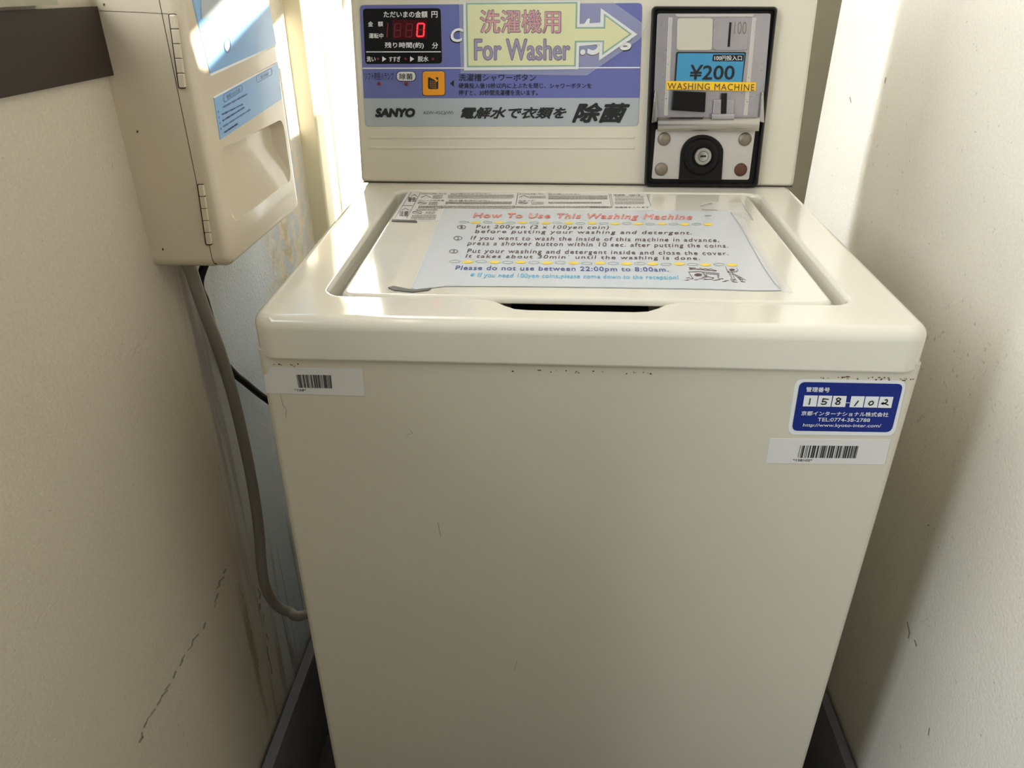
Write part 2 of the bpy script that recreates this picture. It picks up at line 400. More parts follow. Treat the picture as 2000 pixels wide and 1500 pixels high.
# cabinet
ca = Mesh().loft(fillet_loops(rrect(-.2632, .2632, .004, .555, .006, 5), .02, ZD-.030, 0))
for sx in (-.22, .22):
    for sy in (.05, .5): ca.lathe((sx, sy, 0), (0, 0, 1), [(.022, 0), (.022, .03)], 14)
ca.build('cabinet', M['cabinet'], washer)
# dark line under the top cover
Mesh().loft(fillet_loops(rrect(-.2605, .2605, .006, .55, .012, 5), ZD-.04, ZD-.0335, 0)).build('cover_gasket', M['seam'], washer)
# top cover with the sunk lid pocket and the hand notch
HS = .0365
outer = rrect(-W, W, 0, .562, .020, 8)
RT_ = .010
loops = fillet_loops(outer, -HS, 0, RT_, .003, deckfn, 7)
# the cover tapers very slightly towards its lower edge
def arc(cx, cy, r, a0, a1, n=6): return [(cx+r*math.cos(math.radians(a0+(a1-a0)*k/n)), cy+r*math.sin(math.radians(a0+(a1-a0)*k/n))) for k in range(n+1)]
px0, px1, py0, py1 = -.2145, .2175, .0495, .372
pocket = arc(px0+.014, py0+.014, .014, 180, 270)
pocket += [(-.090, py0), (-.080, py0-.001), (-.070, py0-.006), (-.062, py0-.014), (-.054, py0-.0195), (-.044, py0-.021)]
pocket += [(.040, py0-.021), (.050, py0-.0195), (.058, py0-.014), (.066, py0-.006), (.076, py0-.001), (.086, py0)]
pocket += arc(px1-.014, py0+.014, .014, 270, 360) + arc(px1-.014, py1-.014, .014, 0, 90) + arc(px0+.014, py1-.014, .014, 90, 180)
cv = Mesh().loft(loops, cap0=True, cap1=False)
otop = [(p[0], p[1]) for p in offset(outer, RT_)]
inner_loops = []
for k in range(6):
    a = math.pi/2*k/5; rr = .004
    inner_loops.append([deckfn((p[0], p[1], -rr*(1-math.cos(a)))) for p in offset(pocket, rr*math.sin(a)-rr)])
rim0 = offset(pocket, -.004)
tri = tessellate_polygon([[Vector((*p, 0)) for p in otop], [Vector((*p, 0)) for p in rim0]])
allp = otop+rim0; cv.add([deckfn((p[0], p[1], 0)) for p in allp], [tuple(t) for t in tri])
inner_loops.append([deckfn((p[0], p[1], -.016)) for p in pocket]); inner_loops.append([deckfn((p[0], p[1], -.0165)) for p in offset(pocket, .0005)])
cv.loft(inner_loops, cap0=False, cap1=False)
fl = offset(pocket, .0005); t2 = tessellate_polygon([[Vector((*p, 0)) for p in fl]]); cv.add([deckfn((p[0], p[1], -.0165)) for p in fl], [tuple(t) for t in t2])
def weld(mm):
    b = bmesh.new(); vs = [b.verts.new(v) for v in mm.v]
    for f in mm.f:
        try: b.faces.new([vs[i] for i in f])
        except ValueError: pass
    bmesh.ops.remove_doubles(b, verts=b.verts, dist=1e-6); bmesh.ops.dissolve_degenerate(b, edges=b.edges, dist=1e-7)
    b.verts.index_update(); mm.v = [v.co.copy() for v in b.verts]; mm.f = [tuple(v.index for v in f.verts) for f in b.faces]; b.free(); return mm
weld(cv).build('top_cover', M['creamdeck'], washer)
# dark hand opening under the front edge of the lid
Mesh().loft(fillet_loops(rrect(-.060, .057, .0288, .110, .006, 4), -.0164, -.0150, 0, fn=deckfn)).build('hand_opening', M['void'], washer)
# lid
lid = Mesh().loft(fillet_loops(rrect(-.2025, .2035, .0475, .366, .010, 5), -.0048, .0012, .004, .0012, deckfn, 6))
lid.build('lid', M['creamdeck'], washer)
# console at the back
def panelfn(x, v, d=0):                       # x across, v up along the leaning front, d out of it
    o = PANEL.o; up = Vector((0, math.sin(LEAN), math.cos(LEAN))); return o+Vector((x, 0, 0))+up*v+PANEL.n*d
co = Mesh(); XP = .2677; VT = .262
prof_y = [0, .03, .165]
ol = rrect(-XP, XP, 0, VT, .006, 4)
lo = []
for k in range(6):
    a = math.pi/2*k/5; lo.append([panelfn(p[0], p[1], -.006*math.sin(a)) if False else panelfn(p[0], p[1], -.005*(1-math.sin(math.pi/2-a))) for p in offset(ol, .005*(1-math.sin(a)))])
back = [panelfn(p[0], p[1], -.02) for p in ol]
bk2 = [Vector((p.x, .558, p.z)) for p in (panelfn(q[0], q[1], -.02) for q in ol)]
co.loft(lo+[back, bk2]); co.build('console', M['cream'], washer)
# two raised ridges across the console under the control panel
for y in (267.5, 288): slab(Mesh(), PANEL, rq(((720, y-2), (1240, y-1), (1240, y+3), (721, y+3)), 2), .0009, .003, .0008).build('console_ridge', M['cream'], washer)
sm = Mesh(); sm.loft([[panelfn(-XP+.002, 0, .0003), panelfn(XP-.002, 0, .0003), panelfn(XP-.002, .0012, .0003), panelfn(-XP+.002, .0012, .0003)], [panelfn(-XP+.002, 0, -.004), panelfn(XP-.002, 0, -.004), panelfn(XP-.002, .0012, -.004), panelfn(-XP+.002, .0012, -.004)]])
sm.build('console_seam', M['seam'], washer)

# ---- control panel
cp = plate('control_panel', PANEL, rq(((701, 9), (1255, 5), (1247, 246), (713, 247)), 9), .0008, .0012, M['silver'], washer, 'lilac and silver printed control panel', bev=.0004)
o1, o2, o3 = .0010, .0012, .0014
f = Mesh(); flat(f, PANEL, rq(((702, 10), (1254, 6), (1253, 80), (705, 80)), 8)[:0] or [(702.6, 18), (705, 12), (711, 10), (1246, 6), (1252, 8), (1254, 14), (1249, 191), (710.5, 192)], o1); f.build('colour_field', M['purple'], cp, smooth=0)
f = Mesh(); strokes(f, PANEL, [[(709, 133.3), (1250, 132)]], 2.2, o2); f.build('dividing_line', M['white'], cp, smooth=0)
dw = plate('display_window', PANEL, rq(((708.5, 17), (860.5, 16), (863.5, 124), (713.5, 125)), 7), .0012, .0012, M['black'], washer, 'black display window')
f = Mesh()
for s, q in [('ただいまの金額', (749.3, 21.6, 835, 34.5)), ('円', (842.5, 22, 854.5, 34.5)), ('金', (718.7, 41.7, 728.6, 51.8)), ('額', (738, 41.7, 748, 51.8)), ('運転中', (720.5, 64.8, 748.7, 74.9)),
             ('残り時間(約)', (751.4, 82.4, 827.6, 95.4)), ('分', (843.8, 82.8, 855.5, 95)), ('洗い', (716, 110, 733.4, 120.6)), ('すすぎ', (759.7, 110, 782.2, 120.6)), ('脱水', (815.9, 109.5, 837, 120.6))]:
    text(f, PANEL, s, q, .0015, .018)
for x in (746.6, 801): flat(f, PANEL, [(x, 110), (x+8.1, 115.2), (x, 120.5)], .0015)
strokes(f, PANEL, [[(715.5, 101.4), (860.5, 101.2)]], 1.8, .0015)
f.build('display_lettering', M['white'], dw, smooth=0)
f = Mesh(); flat(f, PANEL, [(766.4, 38.7), (834, 38.2), (834.8, 76), (767.2, 76.8)], .0014); f.build('display_filter', M['ledfilter'], dw, smooth=0)
SEG = {'a': ((0, 0), (1, 0)), 'b': ((1, 0), (1, .5)), 'c': ((1, .5), (1, 1)), 'd': ((0, 1), (1, 1)), 'e': ((0, .5), (0, 1)), 'f': ((0, 0), (0, .5)), 'g': ((0, .5), (1, .5))}
def digit(mm, segs, x0, y0, x1, y1, wd, off, sh=1.6):
    for s in segs:
        a, b = SEG[s]; A = Vector((x0+(x1-x0)*a[0]+sh*(.5-a[1])*1, y0+(y1-y0)*a[1])); B = Vector((x0+(x1-x0)*b[0]+sh*(.5-b[1]), y0+(y1-y0)*b[1]))
        d = (B-A).normalized(); A += d*wd*.45; B -= d*wd*.45; n = Vector((-d.y, d.x))*wd/2; k = d*wd*.5
        flat(mm, PANEL, [tuple(A-k), tuple(A+n), tuple(B+n), tuple(B+k), tuple(B-n), tuple(A-n)], off)
f = Mesh(); digit(f, 'bc', 749, 44, 756.8, 73, 2.6, .0015); digit(f, 'abcdefg', 770.5, 46.5, 782, 72, 2, .0016); digit(f, 'abcdefg', 793, 46.5, 804.5, 72, 2, .0016); digit(f, 'g', 815, 46, 827.5, 71, 2, .0016)
f.build('unlit_digit', M['ledoff'], dw, smooth=0, label='dim unlit red digits')
f = Mesh(); digit(f, 'abcdef', 815, 46, 828, 71, 3, .0018); f.build('lit_digit', M['led'], dw, smooth=0, label='glowing red zero')
def lamp(parent, x, y, r):
    return Mesh().lathe(PANEL.at((x, y), .0008), PANEL.n, [(r, 0), (r, .0012), (r*.7, .0019), (.0001, .0021)], 16).build('indicator_lamp', M['lamp'], parent)
for x in (738.8, 792, 845.6): lamp(dw, x, 115.2, .0015)
for x, y in ((740.8, 163.4), (793.7, 163.4)): lamp(cp, x, y, .0021)
f = Mesh(); flat(f, PANEL, rq(((774, 138.7), (812.5, 138.7), (812.5, 159), (774, 159)), 9), .00115); f.build('badge_outline', M['ink'], cp, smooth=0)
f = Mesh(); flat(f, PANEL, rq(((775.2, 139.9), (811.3, 139.9), (811.3, 157.8), (775.2, 157.8)), 8.5), .0013); f.build('badge', M['label'], cp, smooth=0)
f = Mesh()
text(f, PANEL, 'ソフト剤投入ランプ', (712, 141.3, 769, 156.6), o3, 0)
text(f, PANEL, '除菌', (779.9, 143.4, 806, 155.3), .0015, .01)
flat(f, PANEL, [(878.6, 163), (886.6, 156), (886.6, 169.6)], o3)
text(f, PANEL, '洗濯槽シャワーボタン', (895.6, 144.6, 1047, 158.6), o3, .008)
text(f, PANEL, '硬貨投入後10秒以内に上ぶたを閉じ、シャワーボタンを', (895.6, 162.2, 1155, 172.6), o3, .01)
text(f, PANEL, '押すと、30秒間洗濯槽を洗います。', (895.6, 175.6, 1050, 186.4), o3, .01)
text(f, PANEL, '電解水で衣類を', ((903, 209), (1109, 209), (1104, 232), (899, 232)), o3, .034, .18)
text(f, PANEL, '除菌', ((1123, 200.6), (1231.6, 200.6), (1222, 240), (1117, 240)), o3, .045, .18)
f.build('panel_lettering', M['ink'], cp, smooth=0)
f = Mesh(); text(f, PANEL, 'SANYO', (732.7, 211, 811, 229.3), o3, .085, .14); f.build('maker_lettering', M['ink'], cp, smooth=0)
f = Mesh(); text(f, PANEL, 'ASW-45CJ(W)', (826, 216.8, 885, 225), o3, -.004, .08); f.build('type_lettering', M['greyink'], cp, smooth=0)
BIG = [('C', (880, 55, 905, 82), .03), ('4', (1129, 36, 1153, 84), .03), ('.5', (1133, 60, 1178, 107), .03), ('kg', (1190, 54, 1237, 98), .03)]
for s, q, b_ in BIG:
    f = Mesh(); text(f, PANEL, s, (q[0]-1.6, q[1]+1.6, q[2]+1, q[3]+2.6), .0011, b_+.015, .15); f.build('capacity_shadow', M['ink'], cp, smooth=0)
    f = Mesh(); text(f, PANEL, s, q, .0014, b_, .15); f.build('capacity_lettering', M['white'], cp, smooth=0)
sb = plate('shower_button', PANEL, rq(((825, 139.4), (868, 139), (868.8, 186), (825.6, 186.6)), 6), .0022, .0022, M['orange'], washer, 'orange square shower button', bev=.0006)
f = Mesh(); P_ = PANEL
strokes(f, P_, [rq(((824.9, 139.2), (868.3, 138.8), (869.1, 186.3), (825.4, 186.9)), 6)+[rq(((824.9, 139.2), (868.3, 138.8), (869.1, 186.3), (825.4, 186.9)), 6)[0]]], 1.6, .0011)
f.build('button_outline', M['ink'], sb, smooth=0)
f = Mesh(); flat(f, P_, [(836, 151), (841, 151.3), (848, 155), (851, 151), (856, 151), (856, 173), (854, 174), (838, 174), (836, 172)], .0024); f.build('shower_icon', M['ink'], sb, smooth=0)
f = Mesh(); flat(f, P_, [(838.5, 150.8), (851, 150.8), (851, 153), (855.8, 157.5), (852.5, 160), (848, 155.5)], .0026)
for i in range(4):
    for j in range(4): strokes(f, P_, [[(841+j*3.4+i*.2, 157.5+i*3.8+j*.6), (840.2+j*3.4+i*.2, 159.3+i*3.8+j*.6)]], .9, .0026)
f.build('shower_head', M['orange'], sb, smooth=0)

# ---- coin unit
cu = plate('coin_unit', PANEL, rq(((1274, 12), (1519, 13), (1480, 365), (1259, 364)), 9), .0065, .010, M['black'], washer, 'black framed steel coin unit', bev=.002)
fr = Mesh()                                   # raised lip round the frame
ow = rq(((1274, 12), (1519, 13), (1480, 365), (1259, 364)), 9); iw = rq(((1281, 19.5), (1512, 20.5), (1472.5, 357), (1266, 356.5)), 6)
A = [PANEL.at(p, .0065) for p in ow]; B = [PANEL.at(p, .0108) for p in [lerp(a, b, .3) for a, b in zip(ow, iw)]]; B2 = [PANEL.at(p, .0108) for p in [lerp(a, b, .75) for a, b in zip(ow, iw)]]; Cc = [PANEL.at(p, .0066) for p in iw]
fr.loft([A, B, B2, Cc], False, False); fr.build('frame_lip', M['black'], cu)
def cpl(name, poly, off, thick, m_, label=None, bev=0): return plate(name, PANEL, poly, off, thick, M[m_], cu, label, bev)
cpl('face_plate', rq(((1284, 26), (1506, 26), (1489, 236), (1275, 236)), 5), .0078, .002, 'steel', bev=.0005)
f = Mesh()                                    # pressed ridge lines of the face plate
for a, b, wd in (((1310, 34), (1301, 226), 8), ((1474, 34), (1456, 226), 8)): slab(f, PANEL, [(a[0]-wd/2, a[1]), (a[0]+wd/2, a[1]), (b[0]+wd/2, b[1]), (b[0]-wd/2, b[1])], .0084, .001, .0005)
slab(f, PANEL, rq(((1318, 26.5), (1475, 26.5), (1470, 33), (1322, 33)), 3), .0084, .001, .0005)
f.build('pressed_ridge', M['steel2'], cu)
f = Mesh(); rr = random.Random(21)
for _ in range(110):
    x, y = rr.uniform(1286, 1502), rr.uniform(30, 230)
    if x > 1504-(y*.08): continue
    flat(f, PANEL, ell(x, y, rr.uniform(.5, 1.1), rr.uniform(.5, 1.2), 6), .00862)
f.build('corrosion_specks', M['greyink'], cu, smooth=0)
cpl('blank_tile', rq(((1323, 35.5), (1392.5, 35.5), (1391, 98), (1321.5, 98)), 7), .0090, .0015, 'tile', 'plain cream tile', .0004)
cpl('coin_tile', rq(((1395.5, 35.5), (1464, 35.5), (1459.5, 98), (1392, 98)), 7), .0090, .0015, 'steel', None, .0004)
cpl('coin_slot', [(1424.7, 43.5), (1428.8, 43.5), (1425.2, 91.5), (1420.8, 91.5)], .0092, .001, 'void')
f = Mesh(); strokes(f, PANEL, [[(1430, 43.5), (1426.3, 92)]], 1, .0093)
f.build('slot_edge', M['chrome'], cu, smooth=0)
f = Mesh(); text(f, PANEL, '100', ((1435, 42), (1459, 42), (1457.5, 67), (1433.5, 67)), .0092, -.012); f.build('embossed_value', M['rivet'], cu, smooth=0)
cpl('price_label', rq(((1321, 101.2), (1457.5, 101.6), (1450, 163), (1317, 162)), 4), .0088, .001, 'ink')
f = Mesh(); flat(f, PANEL, rq(((1324, 103.8), (1454.8, 104.2), (1448.2, 163), (1320, 162)), 3), .0090); f.build('price_field', M['pricelue'], cu, smooth=0, label='blue price field')
f = Mesh(); flat(f, PANEL, rq(((1392.5, 106.4), (1453.8, 106.6), (1452, 119.8), (1391, 119.6)), 3), .0092); text(f, PANEL, '¥200', ((1349, 126.5), (1436, 127), (1434, 156), (1345, 156)), .0092, .022); f.build('price_lettering', M['ink'], cu, smooth=0)
f = Mesh(); text(f, PANEL, '100円投入口', (1395.5, 108.3, 1449, 118), .0094, .006); f.build('slot_lettering', M['white'], cu, smooth=0)
cpl('name_tape', [(1301.6, 158.2), (1477, 160.8), (1475.6, 178.2), (1302, 174.8)], .0100, .0008, 'tape', 'yellow tape label')
f = Mesh(); text(f, PANEL, 'WASHING MACHINE', ((1304, 161.8), (1474, 164.5), (1473, 177.4), (1303.5, 174)), .0102, .004, 0, 1.15); f.build('tape_lettering', M['brownink'], cu, smooth=0)
cpl('return_lever', [(1316, 177), (1379.5, 180), (1377, 219), (1312.5, 215)], .0150, .008, 'black', 'black push lever', .0015)
f = Mesh(); slab(f, PANEL, [(1315.5, 190), (1378.5, 193), (1377.2, 218), (1313.2, 214)], .0158, .002, .0008); f.build('lever_facet', M['black'], cu)
f = Mesh(); slab(f, PANEL, rq(((1394, 193.5), (1435.5, 193.5), (1433.5, 226), (1391.5, 226)), 3), .0112, .004, .0015); slab(f, PANEL, [(1391, 222), (1435.5, 222), (1434.5, 234), (1390, 234)], .0165, .009, .002); f.build('return_bracket', M['steel'], cu)
cpl('return_slot', [(1409.5, 182), (1420.3, 182), (1418.5, 225), (1408, 225)], .0118, .003, 'void')
f = Mesh()
slab(f, PANEL, [(1279, 176), (1281.5, 176), (1285, 238), (1272.5, 240)], .0120, .005, .0008); f.build('side_bracket', M['chrome'], cu); f = Mesh(); slab(f, PANEL, [(1488, 180), (1492, 178), (1493, 240), (1482, 238)], .0120, .005, .0008); f.build('side_bracket', M['chrome'], cu)
# curved chrome bar across the hinge line
bar = Mesh(); nb = 12; la = []
for k in range(nb+1):
    t = k/nb; y = 229+27*t; h = .0100+.0085*math.sin(math.pi*(.10+.72*t)); xl = 1285.5-.6*t; xr = 1484.5-2.2*t
    la.append([PANEL.at((xl+(xr-xl)*i/12, y), h) for i in range(13)])
bar.loft(la, False, False, closed=False)
lb = [[p-PANEL.n*.0045 for p in row] for row in la]; bar.loft(lb, False, False, closed=False)
bar.loft([la[0], lb[0]], False, False, closed=False); bar.loft([la[-1], lb[-1]], False, False, closed=False)
weld(bar).build('hinge_bar', M['chrome'], cu)
cpl('lower_plate', rq(((1281, 252), (1476, 252), (1463, 351.5), (1272.5, 349.5)), 5), .0080, .002, 'steel2', None, .0006)
arch = [(1326, 352.5)]+[(1329.5, 300)]+[(1372-42*math.cos(math.pi*k/14), 301-38*math.sin(math.pi*k/14)) for k in range(1, 14)]+[(1413, 300), (1409.5, 353.5)]
cpl('lock_surround', arch, .0105, .004, 'blackmat', None, .001)
lk = Mesh().lathe(PANEL.at((1369.5, 306), .0105), PANEL.n, [(.0215, 0), (.0215, .001), (.0195, .0035), (.0160, .0045), (.0120, .0035), (.0118, .0015)], 32); lk.build('lock_collar', M['black'], cu)
Mesh().lathe(PANEL.at((1371.5, 305), .012), PANEL.n, [(.0100, 0), (.0100, .0060), (.0094, .0068), (.0062, .0068), (.0060, .0062), (.0057, .0070), (.0001, .0072)], 28).build('lock_cylinder', M['chrome'], cu)
f = Mesh(); flat(f, PANEL, [(1368, 303.6), (1379, 303.4), (1379, 306.8), (1368, 307)], .0196); f.build('key_slot', M['void'], cu, smooth=0)
for i, (x, y) in enumerate(((1297, 271.5), (1454.8, 272), (1291.5, 330.5), (1446.5, 331.5))):
    Mesh().lathe(PANEL.at((x, y), .0080), PANEL.n, [(.0078, 0), (.0076, .0010), (.0062, .0024), (.0036, .0032), (.0001, .0035)], 20).build('rivet', M['rust' if i == 3 else 'rivet'], cu, label='rusty brown rivet' if i == 3 else None)

# ---- stickers on the cabinet front
def barcode(mm, pl, q, s, off):
    r = random.Random(s); u = 0
    while u < .985:
        wdt = r.choice((.008, .008, .010, .022, .026)); gap = r.choice((.008, .009, .010, .016, .026))
        a, b, c, d = quad(q, u, 0), quad(q, min(1, u+wdt), 0), quad(q, min(1, u+wdt), 1), quad(q, u, 1); flat(mm, pl, [a, b, c, d], off); u += wdt+gap
s1 = plate('barcode_sticker', FRONT, [(526, 718), (707, 720.5), (712, 773.5), (520.5, 767.5), (515, 733), (520, 731), (524, 727)], .0004, .0006, M['label'], washer, 'white barcode sticker with torn corner below left end of top cover')
f = Mesh(); barcode(f, FRONT, ((578.5, 731.8), (648.8, 732.8), (651.2, 758.6), (583.6, 757.4)), 158, .0006); text(f, FRONT, '*158*', ((575, 759.6), (598, 760), (597.5, 764.6), (574.5, 764.2)), .0006, .004); f.build('barcode', M['ink'], s1, smooth=0)
s2 = plate('barcode_sticker', FRONT, [(1503.8, 856.5), (1740, 859), (1728, 907.3), (1496.6, 904.7)], .0004, .0006, M['label'], washer, 'white barcode sticker below the blue sticker')
f = Mesh(); barcode(f, FRONT, ((1563.4, 870.2), (1677.7, 871.2), (1672, 895), (1558, 894.2)), 102, .0006); text(f, FRONT, '*158102*', ((1549, 896.4), (1586.5, 896.8), (1586, 901.4), (1548.5, 901)), .0006, .004); f.build('barcode', M['ink'], s2, smooth=0)
s3 = plate('number_sticker', FRONT, rq(((1554.5, 741), (1771.5, 744), (1747, 851.5), (1538, 848.5)), 16), .0004, .0006, M['paper'], washer, 'blue and white management number sticker')
f = Mesh(); flat(f, FRONT, rq(((1562, 746), (1764.5, 750), (1741, 844.3), (1546, 841.3)), 12), .0006); f.build('blue_field', M['royal'], s3, smooth=0)
Z6 = lambda x, y: (1480+x/5.882, 710+y/5.882)
f = Mesh()
text(f, FRONT, '管理番号', tuple(Z6(*p) for p in ((560, 268), (832, 275), (824, 332), (552, 325))), .0008, .02)
text(f, FRONT, '京都インターナショナル株式会社', tuple(Z6(*p) for p in ((506, 545), (1506, 562), (1497, 614), (496, 597))), .0008, .018)
text(f, FRONT, 'TEL:0774-38-2788', tuple(Z6(*p) for p in ((692, 622), (1294, 631), (1287, 672), (684, 665))), .0008, .012)
text(f, FRONT, 'http://www.kyoto-inter.com/', tuple(Z6(*p) for p in ((526, 688), (1421, 696), (1410, 746), (514, 735))), .0008, .012)
for bx in ([(537, 365), (691, 368), (672, 495), (517, 492)], [(703, 368), (858, 370), (835, 497), (681, 495)], [(870, 371), (1023, 373), (1003, 500), (845, 497)], [(1077, 375), (1231, 377), (1205, 505), (1052, 502)], [(1242, 378), (1396, 380), (1370, 507), (1216, 505)], [(1407, 381), (1560, 383), (1532, 511), (1378, 508)]):
    flat(f, FRONT, [Z6(*p) for p in bx], .0008)
strokes(f, FRONT, [[Z6(1014, 451), Z6(1056, 452)]], 1.2, .0008)
f.build('sticker_lettering', M['white'], s3, smooth=0)
f = Mesh()
pen = [[(603, 402), (597, 440), (589, 472)], [(812, 412), (770, 408), (752, 405), (742, 440), (772, 436), (790, 448), (776, 466), (745, 470), (728, 462)],
       [(950, 405), (930, 395), (905, 408), (912, 425), (945, 445), (935, 468), (905, 470), (893, 458), (915, 438), (945, 420), (955, 405)],
       [(1156, 430), (1132, 460), (1112, 488)], [(1315, 432), (1290, 440), (1274, 465), (1290, 480), (1318, 470), (1330, 448), (1318, 432)],
       [(1462, 420), (1485, 415), (1492, 432), (1470, 455), (1435, 468), (1422, 460), (1440, 450), (1465, 462), (1498, 478)]]
strokes(f, FRONT, [[Z6(*p) for p in l] for l in pen], 2.2, .0010); f.build('handwritten_number', M['ink'], s3, smooth=0)
# rust specks under the cover edge
rr = random.Random(3)
for xa, xb, cnt in ((1600, 1790, 30), (520, 600, 9), (1000, 1300, 18)):
    f = Mesh()
    for _ in range(cnt):
        x = rr.uniform(xa, xb); y = 708+(x-500)/1300*30+rr.uniform(1, 6); flat(f, FRONT, ell(x, y, rr.uniform(.6, 2.6), rr.uniform(.5, 1.5), 7), .0003)
    f.build('rust_specks', M['rust'], washer, smooth=0)
sc_ = [[(800, 838), (806, 846), (794, 850)], [(855, 1020), (861, 1048)], [(1010, 1290), (1005, 1310)], [(548, 772), (552, 790), (560, 800), (558, 815)]]
for l_ in sc_: f = Mesh(); strokes(f, FRONT, [l_], .8, .0003); f.build('scratch', M['palegrey'], washer, smooth=0)
# ---- printed warning label at the back of the lid (stuck down, part of the washer)
LT = .0014                                    # just above the lid surface
wl = plate('warning_label', DECK, [(796, 375.5), (1264, 378), (1276, 410), (1100, 412), (900, 431.5), (814, 431), (766, 428.5)], LT+.0003, .0006, M['label'], washer, 'white printed warning label along the back of the lid')
wq = ((790, 375.5), (1262, 377.5), (1275, 409), (764, 431)); o5 = LT+.0006
Z3 = lambda x, y: (760+x/7.692, 370+y/7.692)
Z4 = lambda x, y: (1000+x/7.143, 370+y/7.143)
f = Mesh()
strokes(f, DECK, [[Z3(328, 48), Z3(205, 238), Z3(85, 430)], [Z3(470, 48), Z3(262, 432)], [Z3(205, 240), Z3(352, 242)], [Z3(1938, 50), Z3(1905, 228)], [Z4(85, 48), Z4(52, 212)], [Z4(1355, 62), Z4(1388, 225)], [Z4(1376, 62), Z4(1412, 225)], [Z4(1880, 70), Z4(1938, 225)]], .8, o5)
for zz, pts in ((Z3, [(330, 105), (378, 75), (425, 105)]), (Z3, [(480, 122), (555, 85), (628, 122)]), (Z3, [(185, 310), (245, 282), (300, 310)]), (Z4, [(100, 110), (165, 82), (238, 110)])):
    strokes(f, DECK, [[zz(*p) for p in pts]], .9, o5)
for zz, x, y, rx, ry in ((Z3, 497, 203, 68, 18), (Z3, 423, 345, 72, 22), (Z4, 153, 186, 70, 17)):
    c_ = zz(x, y); ring(f, DECK, c_[0], c_[1], rx/7.5, ry/7.5, 1.1, o5, wy=.6); strokes(f, DECK, [[(c_[0]-rx/9, c_[1]-ry/12), (c_[0]+rx/9, c_[1]+ry/12)]], .8, o5)
def wt(zz, s, x0, y0, x1, y1, b_=.012, sk=0): text(f, DECK, s, (zz(x0+sk, y0), zz(x1+sk, y0), zz(x1, y1), zz(x0, y1)), o5, b_)
wt(Z3, '回転中の洗濯・脱水槽', 495, 55, 858, 70); wt(Z3, '脱水槽に手を入れない', 925, 55, 1535, 70)
wt(Z3, 'ガソリンの洗濯', 440, 157, 825, 175); wt(Z3, '脱水槽を洗わせない', 895, 157, 1550, 175)
wt(Z3, '警告', 278, 115, 400, 185, .02, 8); wt(Z3, '注意', 150, 320, 285, 400, .02, 8)
wt(Z4, '引火物を洗濯・脱水', 100, 55, 445, 70); wt(Z4, '脱水槽に入れない', 505, 57, 970, 72); wt(Z4, 'お手入れ', 95, 148, 325, 164)
wt(Z4, '洗濯機', 1415, 67, 1575, 84); wt(Z4, '洗濯終了後', 1630, 70, 1790, 86)
wt(Z4, '洗濯機を入れます', 1430, 238, 1915, 258, .02); wt(Z4, '洗濯物を入れる', 1088, 236, 1340, 256, .02)
f.build('label_lettering', M['greyink'], wl, smooth=0)
f = Mesh(); rr = random.Random(11)
def fine(zz, x0, x1, ys, slant=0):            # rows of print too small to read
    for y in ys:
        x = x0
        while x < x1:
            l = rr.uniform(6, 30); a = zz(x-slant*y, y); b = zz(min(x1, x+l)-slant*y, y+rr.uniform(-1, 1)); strokes(f, DECK, [[a, b]], .9, o5); x += l+rr.uniform(4, 14)
fine(Z3, 905, 1890, (84, 98, 112, 128), .15); fine(Z3, 690, 830, (90, 105, 120, 132), .3); fine(Z3, 880, 1870, (186, 196, 206, 216), .15); fine(Z3, 660, 790, (190, 202, 216, 228), .3)
fine(Z3, 520, 1970, (248, 258, 270, 282), .3); fine(Z3, 500, 820, (300, 312), .3); fine(Z3, 690, 830, (335, 350, 365), .4); fine(Z3, 500, 870, (385, 400, 415, 430, 450), .4)
fine(Z4, 510, 1330, (88, 100, 112, 124, 132)); fine(Z4, 250, 470, (92, 106, 118)); fine(Z4, 510, 1250, (176, 184, 192)); fine(Z4, 270, 440, (176, 190, 204)); fine(Z4, 20, 1400, (236, 246, 254)); fine(Z4, 1440, 1840, (96, 120, 138, 152, 172, 186, 200))
f.build('fine_print', M['palegrey'], wl, smooth=0)
# old yellowed tape left beside the sheet
f = Mesh()
slab(f, DECK, [(826, 432), (880, 432), (862, 480), (815, 566), (790, 566), (760, 561.5)], LT+.0004, .0005); f.build('old_tape', M['film'], washer, label='yellowed strip of old tape')
f = Mesh(); slab(f, DECK, [(758, 561), (768, 558), (805, 565), (842, 562), (836, 566), (806, 569.5), (770, 566)], LT+.0010, .0008); f.build('dirty_edge', M['greyink'], washer, smooth=0, label='dirty tape edge at the front of the lid'); f = Mesh(); slab(f, DECK, [(766, 428), (812, 430), (815, 433), (790, 432), (765, 431)], LT+.0010, .0008); f.build('dirty_edge', M['greyink'], washer, smooth=0, label='dirty curled edge of the warning label')

# ---------------------------------------------------------------- sheet and sign taped to the washer (things of their own)
sheet = thing('instruction_sheet', DECK.at((1150, 490), .002), 'white laminated instruction sheet lying on the washer lid, handwritten in brown, coral and blue', 'sign')
LA = LT+.0010
sh = Mesh(); slab(sh, DECK, [(866, 407), (1424, 412), (1444, 434), (1527, 566), (1475, 566.5), (1390, 563.5), (1200, 560.5), (1040, 558.5), (960, 557), (870, 558), (812, 565), (803, 562), (838, 480)], LA, .0008); sh.build('laminate_pouch', M['glossy'], sheet)
f = Mesh(); strokes(f, DECK, [[(868, 558), (1040, 558.6), (1200, 560.6), (1390, 563.6), (1475, 566.6)], ], 1.2, LA-.0003); strokes(f, DECK, [[(803, 562), (838, 480), (866, 408)]], 1, LA+.0004); f.build('pouch_edge', M['white'], sheet, smooth=0)
o6 = LA+.0003
f = Mesh(); text(f, DECK, 'How To Use This Washing Machine', ((926, 415.5), (1353, 418.5), (1351, 432), (923, 428)), o6, .035, .12, 1.12); f.build('title_outline', M['coraldark'], sheet, smooth=0)
